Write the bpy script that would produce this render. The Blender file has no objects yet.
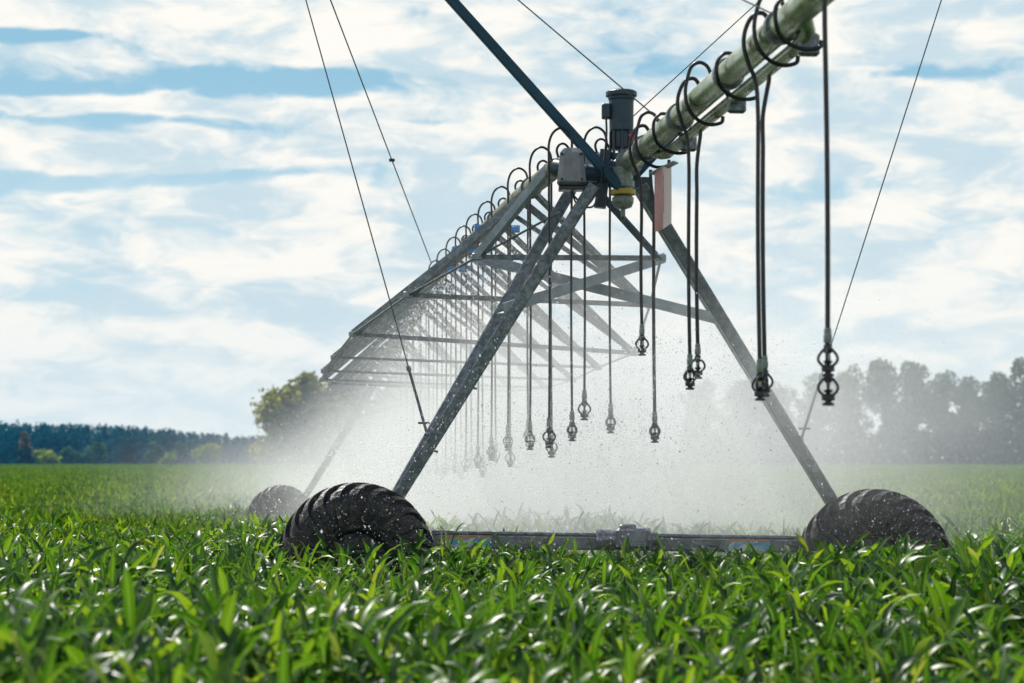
import bpy, math, random
import numpy as np
from mathutils import Vector, Matrix

rng = np.random.default_rng(7)
random.seed(7)
SC = bpy.context.scene
COL = SC.collection
PI = math.pi

# ------------------------------------------------------------------ camera
F = 1991.0                      # focal length in pixels (70 mm on a 36 mm sensor)
EYE = 1.52
PITCH = math.atan(118.5 / F)
cp, sp = math.cos(PITCH), math.sin(PITCH)
cam_d = bpy.data.cameras.new('camera')
cam = bpy.data.objects.new('camera', cam_d)
COL.objects.link(cam)
cam.location = (0, 0, EYE)
cam.rotation_euler = (PI / 2 + PITCH, 0, 0)
cam_d.sensor_width = 36.0
cam_d.lens = 70.0
cam_d.clip_start = 0.1
cam_d.clip_end = 12000
cam_d.dof.use_dof = True
cam_d.dof.focus_distance = 19.5
cam_d.dof.aperture_fstop = 2.3
SC.camera = cam


def P(px, py, D):
    """world point seen at a measured place of the photograph, D metres ahead"""
    xc, yc = (px - 512) / F, -(py - 341.5) / F
    Y = cp - yc * sp
    Z = sp + yc * cp
    k = D / Y
    return Vector((xc * k, D, EYE + Z * k))


# ------------------------------------------------------------------ render settings
SC.render.engine = 'CYCLES'
c = SC.cycles
c.max_bounces = 8
c.diffuse_bounces = 3
c.glossy_bounces = 2
c.transmission_bounces = 4
c.transparent_max_bounces = 12
c.volume_bounces = 2
c.volume_step_rate = 4.0
c.volume_max_steps = 64
c.use_denoising = True
c.caustics_reflective = False
c.caustics_refractive = False
SC.view_settings.view_transform = 'Standard'
SC.view_settings.look = 'None'
SC.view_settings.gamma = 1
SC.view_settings.use_curve_mapping = False
SC.view_settings.exposure = 0.22


# ------------------------------------------------------------------ node helper
class NT:
    def __init__(s, tree):
        s.t = tree
        s.n = tree.nodes
        s.l = tree.links

    def node(s, kind, **kw):
        x = s.n.new(kind)
        for k, v in kw.items():
            setattr(x, k, v)
        return x

    def put(s, sock, v):
        if isinstance(v, bpy.types.NodeSocket):
            s.l.new(v, sock)
        elif v is not None:
            sock.default_value = v

    def m(s, op, a, b=None, cc=None, clamp=False):
        x = s.node('ShaderNodeMath', operation=op, use_clamp=clamp)
        s.put(x.inputs[0], a)
        if b is not None:
            s.put(x.inputs[1], b)
        if cc is not None:
            s.put(x.inputs[2], cc)
        return x.outputs[0]

    def smooth(s, v, a, b, lo=0.0, hi=1.0):
        x = s.node('ShaderNodeMapRange', interpolation_type='SMOOTHSTEP')
        s.put(x.inputs[0], v)
        x.inputs[1].default_value = a
        x.inputs[2].default_value = b
        x.inputs[3].default_value = lo
        x.inputs[4].default_value = hi
        return x.outputs[0]

    def mix(s, f, a, b):
        x = s.node('ShaderNodeMix', data_type='RGBA')
        s.put(x.inputs[0], f)
        s.put(x.inputs[6], a)
        s.put(x.inputs[7], b)
        return x.outputs[2]

    def comb(s, a, b, cc):
        x = s.node('ShaderNodeCombineXYZ')
        s.put(x.inputs[0], a)
        s.put(x.inputs[1], b)
        s.put(x.inputs[2], cc)
        return x.outputs[0]

    def sep(s, v):
        x = s.node('ShaderNodeSeparateXYZ')
        s.put(x.inputs[0], v)
        return x.outputs

    def noise(s, vec, scale, detail=3, rough=0.5, col=False):
        x = s.node('ShaderNodeTexNoise')
        s.put(x.inputs['Vector'], vec)
        x.inputs['Scale'].default_value = scale
        x.inputs['Detail'].default_value = detail
        x.inputs['Roughness'].default_value = rough
        return x.outputs[1 if col else 0]

    def ramp(s, f, stops):
        x = s.node('ShaderNodeValToRGB')
        e = x.color_ramp.elements
        while len(e) < len(stops):
            e.new(0.5)
        for i, (p, cl) in enumerate(stops):
            e[i].position = p
            e[i].color = (*cl, 1)
        s.put(x.inputs[0], f)
        return x.outputs[0]


def material(name):
    m = bpy.data.materials.new(name)
    m.use_nodes = True
    nt = NT(m.node_tree)
    nt.n.clear()
    out = nt.node('ShaderNodeOutputMaterial')
    return m, nt, out


def pbr(name, stops, scale=6.0, rough=(0.35, 0.6), metal=0.0, bump=0.0, bscale=60.0, detail=5, spec=0.5, stretch=(1, 1, 1), speck=0.0, speck_col=(0.5, 0.5, 0.48)):
    """mottled surface: a noise through a colour ramp, roughness varying with it"""
    m, nt, out = material(name)
    tc = nt.node('ShaderNodeTexCoord')
    mp = nt.node('ShaderNodeMapping')
    mp.inputs['Scale'].default_value = stretch
    nt.l.new(tc.outputs['Object'], mp.inputs[0])
    v = mp.outputs[0]
    f = nt.noise(v, scale, detail, 0.62)
    col = nt.ramp(f, stops)
    if speck:           # pale spots: mud splashes, and bright water drops put in as colour
        sn = nt.noise(tc.outputs['Object'], 85.0, 2, 0.6)
        patch = nt.smooth(nt.noise(tc.outputs['Object'], 7.0, 3), 0.35, 0.65, 0.35, 1.0)
        col = nt.mix(nt.m('MULTIPLY', nt.m('MULTIPLY', nt.smooth(sn, 0.60, 0.68), speck), patch), col, (*speck_col, 1))
    b = nt.node('ShaderNodeBsdfPrincipled')
    nt.put(b.inputs['Base Color'], col)
    nt.put(b.inputs['Roughness'], nt.smooth(nt.noise(v, scale * 2.3, 3), 0.3, 0.7, rough[0], rough[1]))
    b.inputs['Metallic'].default_value = metal
    b.inputs['Specular IOR Level'].default_value = spec
    if bump:
        bp = nt.node('ShaderNodeBump')
        bp.inputs['Strength'].default_value = bump
        bp.inputs['Distance'].default_value = 0.01
        nt.put(bp.inputs['Height'], nt.noise(v, bscale, 3))
        nt.put(b.inputs['Normal'], bp.outputs[0])
    nt.l.new(b.outputs[0], out.inputs[0])
    return m


def leafmat(name, stops, trans, tfac=0.4, rough=0.38, spec=0.5, rib=False, patch=False):
    m, nt, out = material(name)
    g = nt.node('ShaderNodeNewGeometry')
    col = nt.ramp(g.outputs['Random Per Island'], stops)
    if patch:           # stands of stronger and weaker growth
        pn = nt.noise(g.outputs['Position'], 0.55, 4, 0.65)
        col = nt.mix(nt.smooth(pn, 0.38, 0.66), nt.mix(0.40, col, (0.016, 0.062, 0.001, 1)), nt.mix(0.45, col, (0.16, 0.215, 0.006, 1)))
    if rib:             # pale midrib and faint lengthwise veins
        at = nt.node('ShaderNodeAttribute', attribute_name='rib')
        rb = at.outputs['Fac']
        vein = nt.m('MULTIPLY', nt.m('SINE', nt.m('MULTIPLY', rb, 34.0)), 0.10)
        col = nt.mix(nt.m('ADD', nt.smooth(rb, 0.84, 0.97, 0.0, 0.55), nt.m('MAXIMUM', vein, 0.0)), col, (0.20, 0.30, 0.06, 1))
    if spec < 0.05:     # matt foliage
        b = nt.node('ShaderNodeBsdfDiffuse')
        nt.put(b.inputs['Color'], col)
    else:
        b = nt.node('ShaderNodeBsdfPrincipled')
        nt.put(b.inputs['Base Color'], col)
        b.inputs['Roughness'].default_value = rough
        b.inputs['Specular IOR Level'].default_value = spec
    t = nt.node('ShaderNodeBsdfTranslucent')
    hs = nt.node('ShaderNodeHueSaturation')
    hs.inputs['Value'].default_value = trans
    hs.inputs['Hue'].default_value = 0.485
    nt.put(hs.inputs['Color'], col)
    nt.put(t.inputs['Color'], hs.outputs[0])
    mx = nt.node('ShaderNodeMixShader')
    mx.inputs[0].default_value = tfac
    nt.l.new(b.outputs[0], mx.inputs[1])
    nt.l.new(t.outputs[0], mx.inputs[2])
    nt.l.new(mx.outputs[0], out.inputs[0])
    return m


G = lambda v: (v, v, v)
M = {}
M['galv'] = pbr('galvanised_steel', [(0.25, (0.055, 0.070, 0.080)), (0.5, (0.135, 0.162, 0.18)), (0.72, (0.27, 0.31, 0.33))], 18, (0.3, 0.55), 0.55, 0.2, 60, speck=0.5)
M['galv_light'] = pbr('bright_galvanised_steel', [(0.3, (0.17, 0.21, 0.23)), (0.7, (0.34, 0.40, 0.43))], 7, (0.35, 0.55), 0.3)
M['pipe'] = pbr('algae_stained_pipe', [(0.25, (0.09, 0.12, 0.04)), (0.42, (0.26, 0.31, 0.16)), (0.55, (0.48, 0.53, 0.40)), (0.75, (0.66, 0.70, 0.62))], 5.0, (0.18, 0.38), 0.5, 0.12, 30, 8, stretch=(1, 0.45, 1))
M['pipe_brown'] = pbr('rust_stained_pipe', [(0.25, (0.05, 0.047, 0.022)), (0.5, (0.15, 0.14, 0.07)), (0.75, (0.34, 0.34, 0.22))], 7, (0.4, 0.6), 0.1, 0.1, 30)
M['blue_paint'] = pbr('dark_blue_paint', [(0.3, (0.006, 0.045, 0.080)), (0.7, (0.014, 0.070, 0.115))], 5, (0.4, 0.55), 0.0, spec=0.3)
M['motor'] = pbr('grey_blue_enamel', [(0.3, (0.018, 0.042, 0.062)), (0.7, (0.038, 0.072, 0.098))], 8, (0.35, 0.5), 0.0, spec=0.35)
M['box_grey'] = pbr('grey_plastic', [(0.3, (0.17, 0.175, 0.20)), (0.75, (0.30, 0.305, 0.33))], 12, (0.35, 0.5))
M['box_pale'] = pbr('pale_plastic', [(0.3, (0.30, 0.30, 0.33)), (0.75, (0.42, 0.42, 0.45))], 10, (0.4, 0.5))
M['bright_blue'] = pbr('bright_blue_paint', [(0.3, (0.02, 0.22, 0.66)), (0.7, (0.04, 0.32, 0.80))], 8, (0.35, 0.5))
M['rubber'] = pbr('black_hose_rubber', [(0.3, (0.006, 0.006, 0.008)), (0.7, (0.016, 0.016, 0.019))], 30, (0.28, 0.5))
M['tyre'] = pbr('wet_muddy_tyre', [(0.3, (0.008, 0.008, 0.009)), (0.5, (0.020, 0.018, 0.017)), (0.64, (0.050, 0.042, 0.036)), (0.85, (0.11, 0.095, 0.08))], 13, (0.34, 0.7), 0.0, 0.7, 70, speck=0.55, speck_col=(0.30, 0.29, 0.30))
M['black'] = pbr('black_plastic', [(0.3, (0.010, 0.010, 0.012)), (0.7, (0.022, 0.022, 0.026))], 30, (0.25, 0.4))
M['fitting'] = pbr('grey_green_fitting', [(0.3, (0.13, 0.17, 0.14)), (0.7, (0.30, 0.35, 0.31))], 30, (0.3, 0.5))
M['rim'] = pbr('dirty_steel_rim', [(0.3, (0.012, 0.014, 0.014)), (0.7, (0.045, 0.05, 0.048))], 12, (0.4, 0.7), 0.2, speck=0.4, speck_col=(0.25, 0.25, 0.25))
M['yellow'] = pbr('yellow_paint', [(0.3, (0.42, 0.28, 0.01)), (0.7, (0.60, 0.42, 0.03))], 14, (0.4, 0.5))
M['red'] = pbr('red_plastic', [(0.3, (0.35, 0.02, 0.02)), (0.7, (0.5, 0.05, 0.04))], 14, (0.4, 0.5))
M['clear'] = pbr('pale_nozzle_plastic', [(0.3, (0.45, 0.46, 0.36)), (0.7, (0.62, 0.62, 0.5))], 14, (0.2, 0.3))
M['wire'] = pbr('wire_rope', [(0.3, (0.05, 0.055, 0.06)), (0.7, (0.11, 0.115, 0.12))], 30, (0.4, 0.5), 0.4)
M['beam'] = pbr('wet_grey_beam', [(0.3, (0.11, 0.115, 0.14)), (0.7, (0.24, 0.25, 0.29))], 8, (0.2, 0.45), 0.4, speck=0.4)
M['bark'] = pbr('bark', [(0.3, (0.03, 0.025, 0.02)), (0.7, (0.09, 0.075, 0.06))], 4, (0.7, 0.9))
M['soil'] = pbr('dark_soil_and_field', [(0.3, (0.018, 0.028, 0.008)), (0.7, (0.05, 0.075, 0.018))], 0.6, (0.8, 0.95), detail=8)
M['mud'] = pbr('wet_mud', [(0.3, (0.02, 0.017, 0.012)), (0.7, (0.05, 0.04, 0.03))], 12, (0.4, 0.8))

# flag: red panel, white border panel
M['flag_red'] = pbr('faded_red_sheet', [(0.3, (0.48, 0.20, 0.18)), (0.7, (0.66, 0.38, 0.35))], 9, (0.4, 0.6), stretch=(30, 30, 2))
M['flag_white'] = pbr('faded_white_sheet', [(0.3, (0.66, 0.48, 0.45)), (0.7, (0.80, 0.70, 0.67))], 9, (0.4, 0.6), stretch=(30, 30, 2))


def decal_mat():
    m, nt, out = material('warning_decal')
    tc = nt.node('ShaderNodeTexCoord')
    s = nt.sep(tc.outputs['Object'])
    z = s[2]
    x = s[0]
    blocks = nt.node('ShaderNodeTexVoronoi', feature='F1', distance='CHEBYCHEV')
    nt.put(blocks.inputs['Vector'], nt.comb(nt.m('MULTIPLY', x, 16.0), 0.0, nt.m('MULTIPLY', z, 22.0)))
    blocks.inputs['Scale'].default_value = 1.0
    rv = nt.sep(blocks.outputs['Color'])[0]
    body = nt.ramp(rv, [(0.0, (0.10, 0.32, 0.52)), (0.35, (0.16, 0.42, 0.58)), (0.55, (0.45, 0.55, 0.60)), (0.72, (0.62, 0.62, 0.58)), (0.9, (0.20, 0.30, 0.42))])
    top = nt.m('GREATER_THAN', z, 0.032)
    col = nt.mix(top, body, (0.75, 0.26, 0.07, 1))
    b = nt.node('ShaderNodeBsdfPrincipled')
    nt.put(b.inputs['Base Color'], col)
    b.inputs['Roughness'].default_value = 0.35
    nt.l.new(b.outputs[0], out.inputs[0])
    return m


M['decal'] = decal_mat()

CORN = [(0.0, (0.004, 0.036, 0.001)), (0.40, (0.013, 0.076, 0.001)), (0.74, (0.046, 0.138, 0.0015)), (0.97, (0.145, 0.25, 0.005)), (1.0, (0.20, 0.23, 0.025))]
M['corn'] = leafmat('corn_leaf', CORN, 2.2, 0.40, 0.37, 0.48, rib=True)
M['corn_far'] = leafmat('corn_leaf_unresolved_gloss', CORN, 2.3, 0.42, 0.55, 0.04, patch=True)
M['crown_green'] = leafmat('crown_leaf', [(0.0, (0.008, 0.032, 0.002)), (0.5, (0.028, 0.066, 0.004)), (1.0, (0.085, 0.135, 0.008))], 1.8, 0.3, 0.6, 0.04)
M['crown_olive'] = leafmat('olive_yellow_leaf', [(0.0, (0.10, 0.12, 0.012)), (0.5, (0.20, 0.205, 0.020)), (1.0, (0.32, 0.30, 0.03))], 2.0, 0.35, 0.6, 0.04)
M['crown_dark'] = leafmat('dark_leaf', [(0.0, (0.010, 0.020, 0.010)), (0.5, (0.020, 0.034, 0.015)), (1.0, (0.040, 0.055, 0.022))], 1.5, 0.25, 0.6, 0.04)
M['crown_pine'] = leafmat('haze_blue_needles', [(0.0, (0.003, 0.032, 0.044)), (0.5, (0.007, 0.068, 0.082)), (1.0, (0.016, 0.11, 0.115))], 1.2, 0.15, 0.7, 0.04)  # blue of the distant haze is put into the needle colour
M['crown_lime'] = leafmat('lime_leaf', [(0.0, (0.10, 0.16, 0.012)), (0.5, (0.17, 0.23, 0.02)), (1.0, (0.26, 0.31, 0.04))], 1.8, 0.35, 0.6, 0.04)
M['crown_rust'] = leafmat('reddish_leaf', [(0.0, (0.09, 0.065, 0.03)), (0.5, (0.20, 0.12, 0.055)), (1.0, (0.32, 0.20, 0.08))], 1.5, 0.3, 0.6, 0.04)
M['crown_mid'] = leafmat('soft_green_leaf', [(0.0, (0.03, 0.09, 0.05)), (0.5, (0.06, 0.15, 0.08)), (1.0, (0.11, 0.22, 0.10))], 1.5, 0.3, 0.6, 0.04)


# ------------------------------------------------------------------ mesh builder
class MB:
    def __init__(s):
        s.v = []
        s.f = []
        s.sm = []

    def add(s, verts, faces, smooth=True):
        b = len(s.v)
        s.v += [tuple(x) for x in verts]
        s.f += [tuple(b + i for i in f) for f in faces]
        s.sm += [smooth] * len(faces)
        return s

    def tube(s, pts, r, n=10, cap=True):
        pts = [Vector(p) for p in pts]
        rr = r if isinstance(r, (list, tuple)) else [r] * len(pts)
        T = []
        for i in range(len(pts)):
            a = pts[max(i - 1, 0)]
            b = pts[min(i + 1, len(pts) - 1)]
            T.append((b - a).normalized())
        up = Vector((0, 0, 1)) if abs(T[0].z) < 0.9 else Vector((1, 0, 0))
        N = (up - T[0] * up.dot(T[0])).normalized()
        vs, fs = [], []
        for i, p in enumerate(pts):
            if i:
                N = (N - T[i] * N.dot(T[i])).normalized()
            B = T[i].cross(N)
            for k in range(n):
                a = 2 * PI * k / n
                vs.append(p + (N * math.cos(a) + B * math.sin(a)) * rr[i])
        for i in range(len(pts) - 1):
            for k in range(n):
                k2 = (k + 1) % n
                fs.append((i * n + k, i * n + k2, (i + 1) * n + k2, (i + 1) * n + k))
        s.add(vs, fs)
        if cap:
            e = (len(pts) - 1) * n
            s.add([vs[k] for k in range(n)][::-1], [tuple(range(n))], False)
            s.add([vs[e + k] for k in range(n)], [tuple(range(n))], False)
        return s

    def bar(s, a, b, w, h, up=(0, 0, 1)):
        """box section of width w and height h from a to b"""
        a, b = Vector(a), Vector(b)
        t = (b - a).normalized()
        u = Vector(up)
        if abs(t.dot(u)) > 0.95:
            u = Vector((0, 1, 0))
        x = t.cross(u).normalized()
        u = x.cross(t)
        bev = min(w, h) * 0.12
        prof = [(-w / 2 + bev, -h / 2), (w / 2 - bev, -h / 2), (w / 2, -h / 2 + bev), (w / 2, h / 2 - bev), (w / 2 - bev, h / 2), (-w / 2 + bev, h / 2), (-w / 2, h / 2 - bev), (-w / 2, -h / 2 + bev)]
        vs = [a + x * p + u * q for p, q in prof] + [b + x * p + u * q for p, q in prof]
        fs = [(i, (i + 1) % 8, 8 + (i + 1) % 8, 8 + i) for i in range(8)] + [tuple(range(7, -1, -1)), tuple(range(8, 16))]
        return s.add(vs, fs, False)

    def angle(s, a, b, w, t=0.012, up=(0, 0, 1)):
        """L section"""
        a, b = Vector(a), Vector(b)
        d = (b - a).normalized()
        u = Vector(up)
        if abs(d.dot(u)) > 0.95:
            u = Vector((0, 1, 0))
        x = d.cross(u).normalized()
        u = x.cross(d)
        prof = [(0, 0), (w, 0), (w, t), (t, t), (t, w), (0, w)]
        vs = [a + x * (p - w / 2) + u * (q - w / 2) for p, q in prof] + [b + x * (p - w / 2) + u * (q - w / 2) for p, q in prof]
        fs = [(i, (i + 1) % 6, 6 + (i + 1) % 6, 6 + i) for i in range(6)] + [tuple(range(5, -1, -1)), tuple(range(6, 12))]
        return s.add(vs, fs, False)

    def lathe(s, o, prof, n=24, axis=(0, 0, 1)):
        """profile of (radius, height) about an axis through o"""
        o = Vector(o)
        ax = Vector(axis).normalized()
        u = Vector((1, 0, 0)) if abs(ax.x) < 0.9 else Vector((0, 1, 0))
        x = (u - ax * u.dot(ax)).normalized()
        y = ax.cross(x)
        vs, fs = [], []
        for r, h in prof:
            for k in range(n):
                a = 2 * PI * k / n
                vs.append(o + ax * h + (x * math.cos(a) + y * math.sin(a)) * r)
        for i in range(len(prof) - 1):
            for k in range(n):
                k2 = (k + 1) % n
                fs.append((i * n + k, i * n + k2, (i + 1) * n + k2, (i + 1) * n + k))
        s.add(vs, fs, False)
        if prof[0][0] > 1e-5:
            s.add([vs[k] for k in range(n)][::-1], [tuple(range(n))], False)
        if prof[-1][0] > 1e-5:
            e = (len(prof) - 1) * n
            s.add([vs[e + k] for k in range(n)], [tuple(range(n))], False)
        return s

    def box(s, c, d, bev=0.01, rz=0.0, taper=1.0):
        """bevelled box, centre c, size d; taper narrows the top"""
        c = Vector(c)
        lx, ly, lz = d[0] / 2, d[1] / 2, d[2] / 2
        R = Matrix.Rotation(rz, 3, 'Z')
        b = bev

        def ring(z, inset, k):
            x, y = (lx - inset) * k, (ly - inset) * k
            e = max(b - inset * 0.3, 0.001)
            return [(-x + e, -y, z), (x - e, -y, z), (x, -y + e, z), (x, y - e, z), (x - e, y, z), (-x + e, y, z), (-x, y - e, z), (-x, -y + e, z)]
        rings = [ring(-lz, b, 1), ring(-lz + b, 0, 1), ring(lz - b, 0, taper), ring(lz, b, taper)]
        vs = [c + R @ Vector(p) for r in rings for p in r]
        fs = []
        for i in range(3):
            for k in range(8):
                k2 = (k + 1) % 8
                fs.append((i * 8 + k, i * 8 + k2, (i + 1) * 8 + k2, (i + 1) * 8 + k))
        fs.append(tuple(range(7, -1, -1)))
        fs.append(tuple(range(24, 32)))
        return s.add(vs, fs, False)

    def mesh(s, name, mat):
        me = bpy.data.meshes.new(name)
        me.from_pydata(s.v, [], s.f)
        me.polygons.foreach_set('use_smooth', s.sm)
        me.materials.append(mat)
        me.update()
        return me

    def build(s, name, mat, parent=None, loc=None):
        me = s.mesh(name, mat)
        if loc is not None:
            me.transform(Matrix.Translation(-Vector(loc)))
        return link(name, me, parent, loc)


def link(name, me, parent=None, loc=None):
    o = bpy.data.objects.new(name, me)
    COL.objects.link(o)
    if parent is not None:
        o.parent = parent
        # every Empty here is unrotated and unscaled: subtract the ancestors' offset
        off = Vector((0, 0, 0))
        p = parent
        while p is not None:
            off += p.location
            p = p.parent
        o.location = (Vector(loc) if loc is not None else Vector((0, 0, 0))) - off
    elif loc is not None:
        o.location = loc
    return o


def tag(o, label=None, cat=None, group=None, kind=None):
    if label:
        o['label'] = label
    if cat:
        o['category'] = cat
    if group:
        o['group'] = group
    if kind:
        o['kind'] = kind
    return o


def thing(name, label, cat, loc=(0, 0, 0), group=None):
    o = bpy.data.objects.new(name, None)
    COL.objects.link(o)
    o.location = loc
    o.empty_display_size = 0.1
    return tag(o, label, cat, group)


def spline(pts, n=8):
    pts = [Vector(p) for p in pts]
    P_ = [pts[0] * 2 - pts[1]] + pts + [pts[-1] * 2 - pts[-2]]
    out = []
    for i in range(1, len(P_) - 2):
        a, b, c_, d = P_[i - 1], P_[i], P_[i + 1], P_[i + 2]
        for k in range(n):
            t = k / n
            out.append(0.5 * ((2 * b) + (c_ - a) * t + (2 * a - 5 * b + 4 * c_ - d) * t * t + (3 * b - a - 3 * c_ + d) * t ** 3))
    out.append(pts[-1])
    return out


def np_mesh(name, V, Q, mat, smooth=True):
    """mesh from arrays: V (n,3), Q (m,k) faces of k corners"""
    me = bpy.data.meshes.new(name)
    n, k = Q.shape
    me.vertices.add(len(V))
    me.vertices.foreach_set('co', V.astype(np.float32).ravel())
    me.loops.add(n * k)
    me.loops.foreach_set('vertex_index', Q.astype(np.int32).ravel())
    me.polygons.add(n)
    me.polygons.foreach_set('loop_start', np.arange(0, n * k, k, dtype=np.int32))
    me.polygons.foreach_set('loop_total', np.full(n, k, dtype=np.int32))
    me.polygons.foreach_set('use_smooth', np.full(n, smooth, dtype=bool))
    me.materials.append(mat)
    me.update(calc_edges=True)
    return me


# ------------------------------------------------------------------ sky, sun
SUN_EL, SUN_AZ = math.radians(54), math.radians(-28)      # azimuth from +Y toward +X


def make_world():
    w = bpy.data.worlds.new('World')
    SC.world = w
    w.use_nodes = True
    nt = NT(w.node_tree)
    nt.n.clear()
    out = nt.node('ShaderNodeOutputWorld')
    bg = nt.node('ShaderNodeBackground')
    bg.inputs[1].default_value = 0.1
    sky = nt.node('ShaderNodeTexSky', sky_type='NISHITA')
    sky.sun_disc = False
    sky.sun_elevation = SUN_EL
    sky.sun_rotation = SUN_AZ
    sky.air_density = 1.0
    sky.dust_density = 0.6
    tc = nt.node('ShaderNodeTexCoord')
    x, y, z = nt.sep(tc.outputs['Generated'])
    az = nt.m('ARCTAN2', x, y)
    el = nt.m('ARCSINE', z)
    # cloud field: flattened rows of cumulus, stretched along the horizon
    base = nt.comb(nt.m('MULTIPLY', az, 11.0), nt.m('MULTIPLY', el, 40.0), 3.7)
    w1 = nt.noise(base, 1.3, 3, 0.5, True)
    ws = nt.sep(w1)
    azw = nt.m('ADD', az, nt.m('MULTIPLY', nt.m('SUBTRACT', ws[0], 0.5), 0.06))
    elw = nt.m('ADD', el, nt.m('MULTIPLY', nt.m('SUBTRACT', ws[1], 0.5), 0.022))
    vec = nt.comb(nt.m('MULTIPLY', azw, 8.0), nt.m('MULTIPLY', elw, 36.0), 1.3)
    n1 = nt.noise(vec, 1.0, 8, 0.56)
    n2 = nt.noise(nt.comb(nt.m('MULTIPLY', azw, 26.0), nt.m('MULTIPLY', elw, 45.0), 7.7), 1.0, 8, 0.62)
    gap = nt.m('MULTIPLY', nt.m('SUBTRACT', n1, 0.5), -1.7)           # > 0 where the cover opens

    def blob(px, py, hw, hh, amp):
        a0, e0 = (px - 512) / F, (460 - py) / F
        u = nt.m('DIVIDE', nt.m('SUBTRACT', azw, a0), hw / F)
        v = nt.m('DIVIDE', nt.m('SUBTRACT', elw, e0), hh / F)
        q = nt.m('ADD', nt.m('MULTIPLY', u, u), nt.m('MULTIPLY', v, v))
        return nt.m('MULTIPLY', nt.m('EXPONENT', nt.m('MULTIPLY', q, -1.0)), amp * 1.4)
    for b in [(262, 88, 200, 17, 1.0), (30, 47, 75, 11, .95), (150, 132, 210, 9, .8), (60, 183, 150, 12, .9), (640, 66, 70, 30, .75), (560, 105, 90, 10, .4),
              (20, 100, 80, 14, .6), (300, 178, 110, 10, .45), (190, 238, 150, 16, .3), (940, 85, 110, 16, .55), (1010, 2, 60, 12, 1.0), (800, 190, 140, 14, .45),
              (960, 228, 120, 14, .4), (720, 30, 60, 25, .3), (420, 118, 120, 7, .5), (160, 5, 160, 12, .3), (330, 20, 60, 10, .4), (60, 300, 90, 14, .3),
              (350, 40, 150, 22, -.5), (800, 50, 140, 26, -.5), (430, 150, 180, 12, -.4), (150, 110, 140, 6, -.5), (870, 140, 150, 14, -.4), (250, 160, 200, 7, -.4)]:
        gap = nt.m('ADD', gap, blob(*b))
    gap = nt.m('ADD', gap, nt.m('MULTIPLY', nt.m('SUBTRACT', n2, 0.5), -2.3))
    fade = nt.smooth(el, 0.03, 0.18, 0.38, 1.0)
    g1 = nt.m('MULTIPLY', nt.smooth(gap, 0.18, 0.95), fade)
    # cloud brightness: cream tops, pale grey-blue undersides
    shade = nt.noise(nt.comb(nt.m('MULTIPLY', azw, 17.0), nt.m('MULTIPLY', elw, 44.0), 11.0), 1.0, 8, 0.6)
    cloud = nt.mix(nt.smooth(shade, 0.38, 0.60), (5.2, 6.45, 7.05, 1), (8.75, 8.5, 7.9, 1))
    blue = nt.mix(nt.smooth(el, 0.05, 0.22), (5.0, 6.8, 7.5, 1), (2.6, 4.8, 6.3, 1))
    low = nt.mix(nt.smooth(el, 0.0, 0.10), (7.6, 8.0, 7.7, 1), cloud)
    low = nt.mix(0.72, cloud, low)
    pic = nt.mix(g1, low, blue)
    # high above the picture the sky clears to the plain blue sky
    col = nt.mix(nt.smooth(el, 0.32, 0.75), pic, sky.outputs[0])
    nt.put(bg.inputs[0], col)
    nt.l.new(bg.outputs[0], out.inputs[0])


make_world()
sd = bpy.data.lights.new('sun', 'SUN')
sd.energy = 5.0
sd.angle = math.radians(0.5)
sd.color = (1.0, 0.96, 0.89)
sun = bpy.data.objects.new('sun', sd)
COL.objects.link(sun)
dvec = Vector((math.sin(SUN_AZ) * math.cos(SUN_EL), math.cos(SUN_AZ) * math.cos(SUN_EL), math.sin(SUN_EL)))
sun.rotation_euler = dvec.to_track_quat('Z', 'Y').to_euler()


# ------------------------------------------------------------------ ground
def gz(x, y):
    """gentle hollow in the field around the far drive tower"""
    return -0.42 * np.exp(-((y - 40) / 11.0) ** 2)


ys = np.concatenate([np.arange(-40, 90, 2.0), np.geomspace(90, 800, 24)])
xs = np.concatenate([-np.geomspace(880, 30, 14), np.arange(-28, 29, 4.0), np.geomspace(30, 880, 14)])
XX, YY = np.meshgrid(xs, ys)
ZZ = gz(XX, YY)
V = np.stack([XX.ravel(), YY.ravel(), ZZ.ravel()], 1)
nx = len(xs)
ii = np.arange((len(ys) - 1) * (nx - 1))
r, q = ii // (nx - 1), ii % (nx - 1)
Q = np.stack([r * nx + q, r * nx + q + 1, (r + 1) * nx + q + 1, (r + 1) * nx + q], 1)
tag(link('ground', np_mesh('ground', V, Q, M['soil'])), kind='structure')

# ------------------------------------------------------------------ corn


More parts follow.
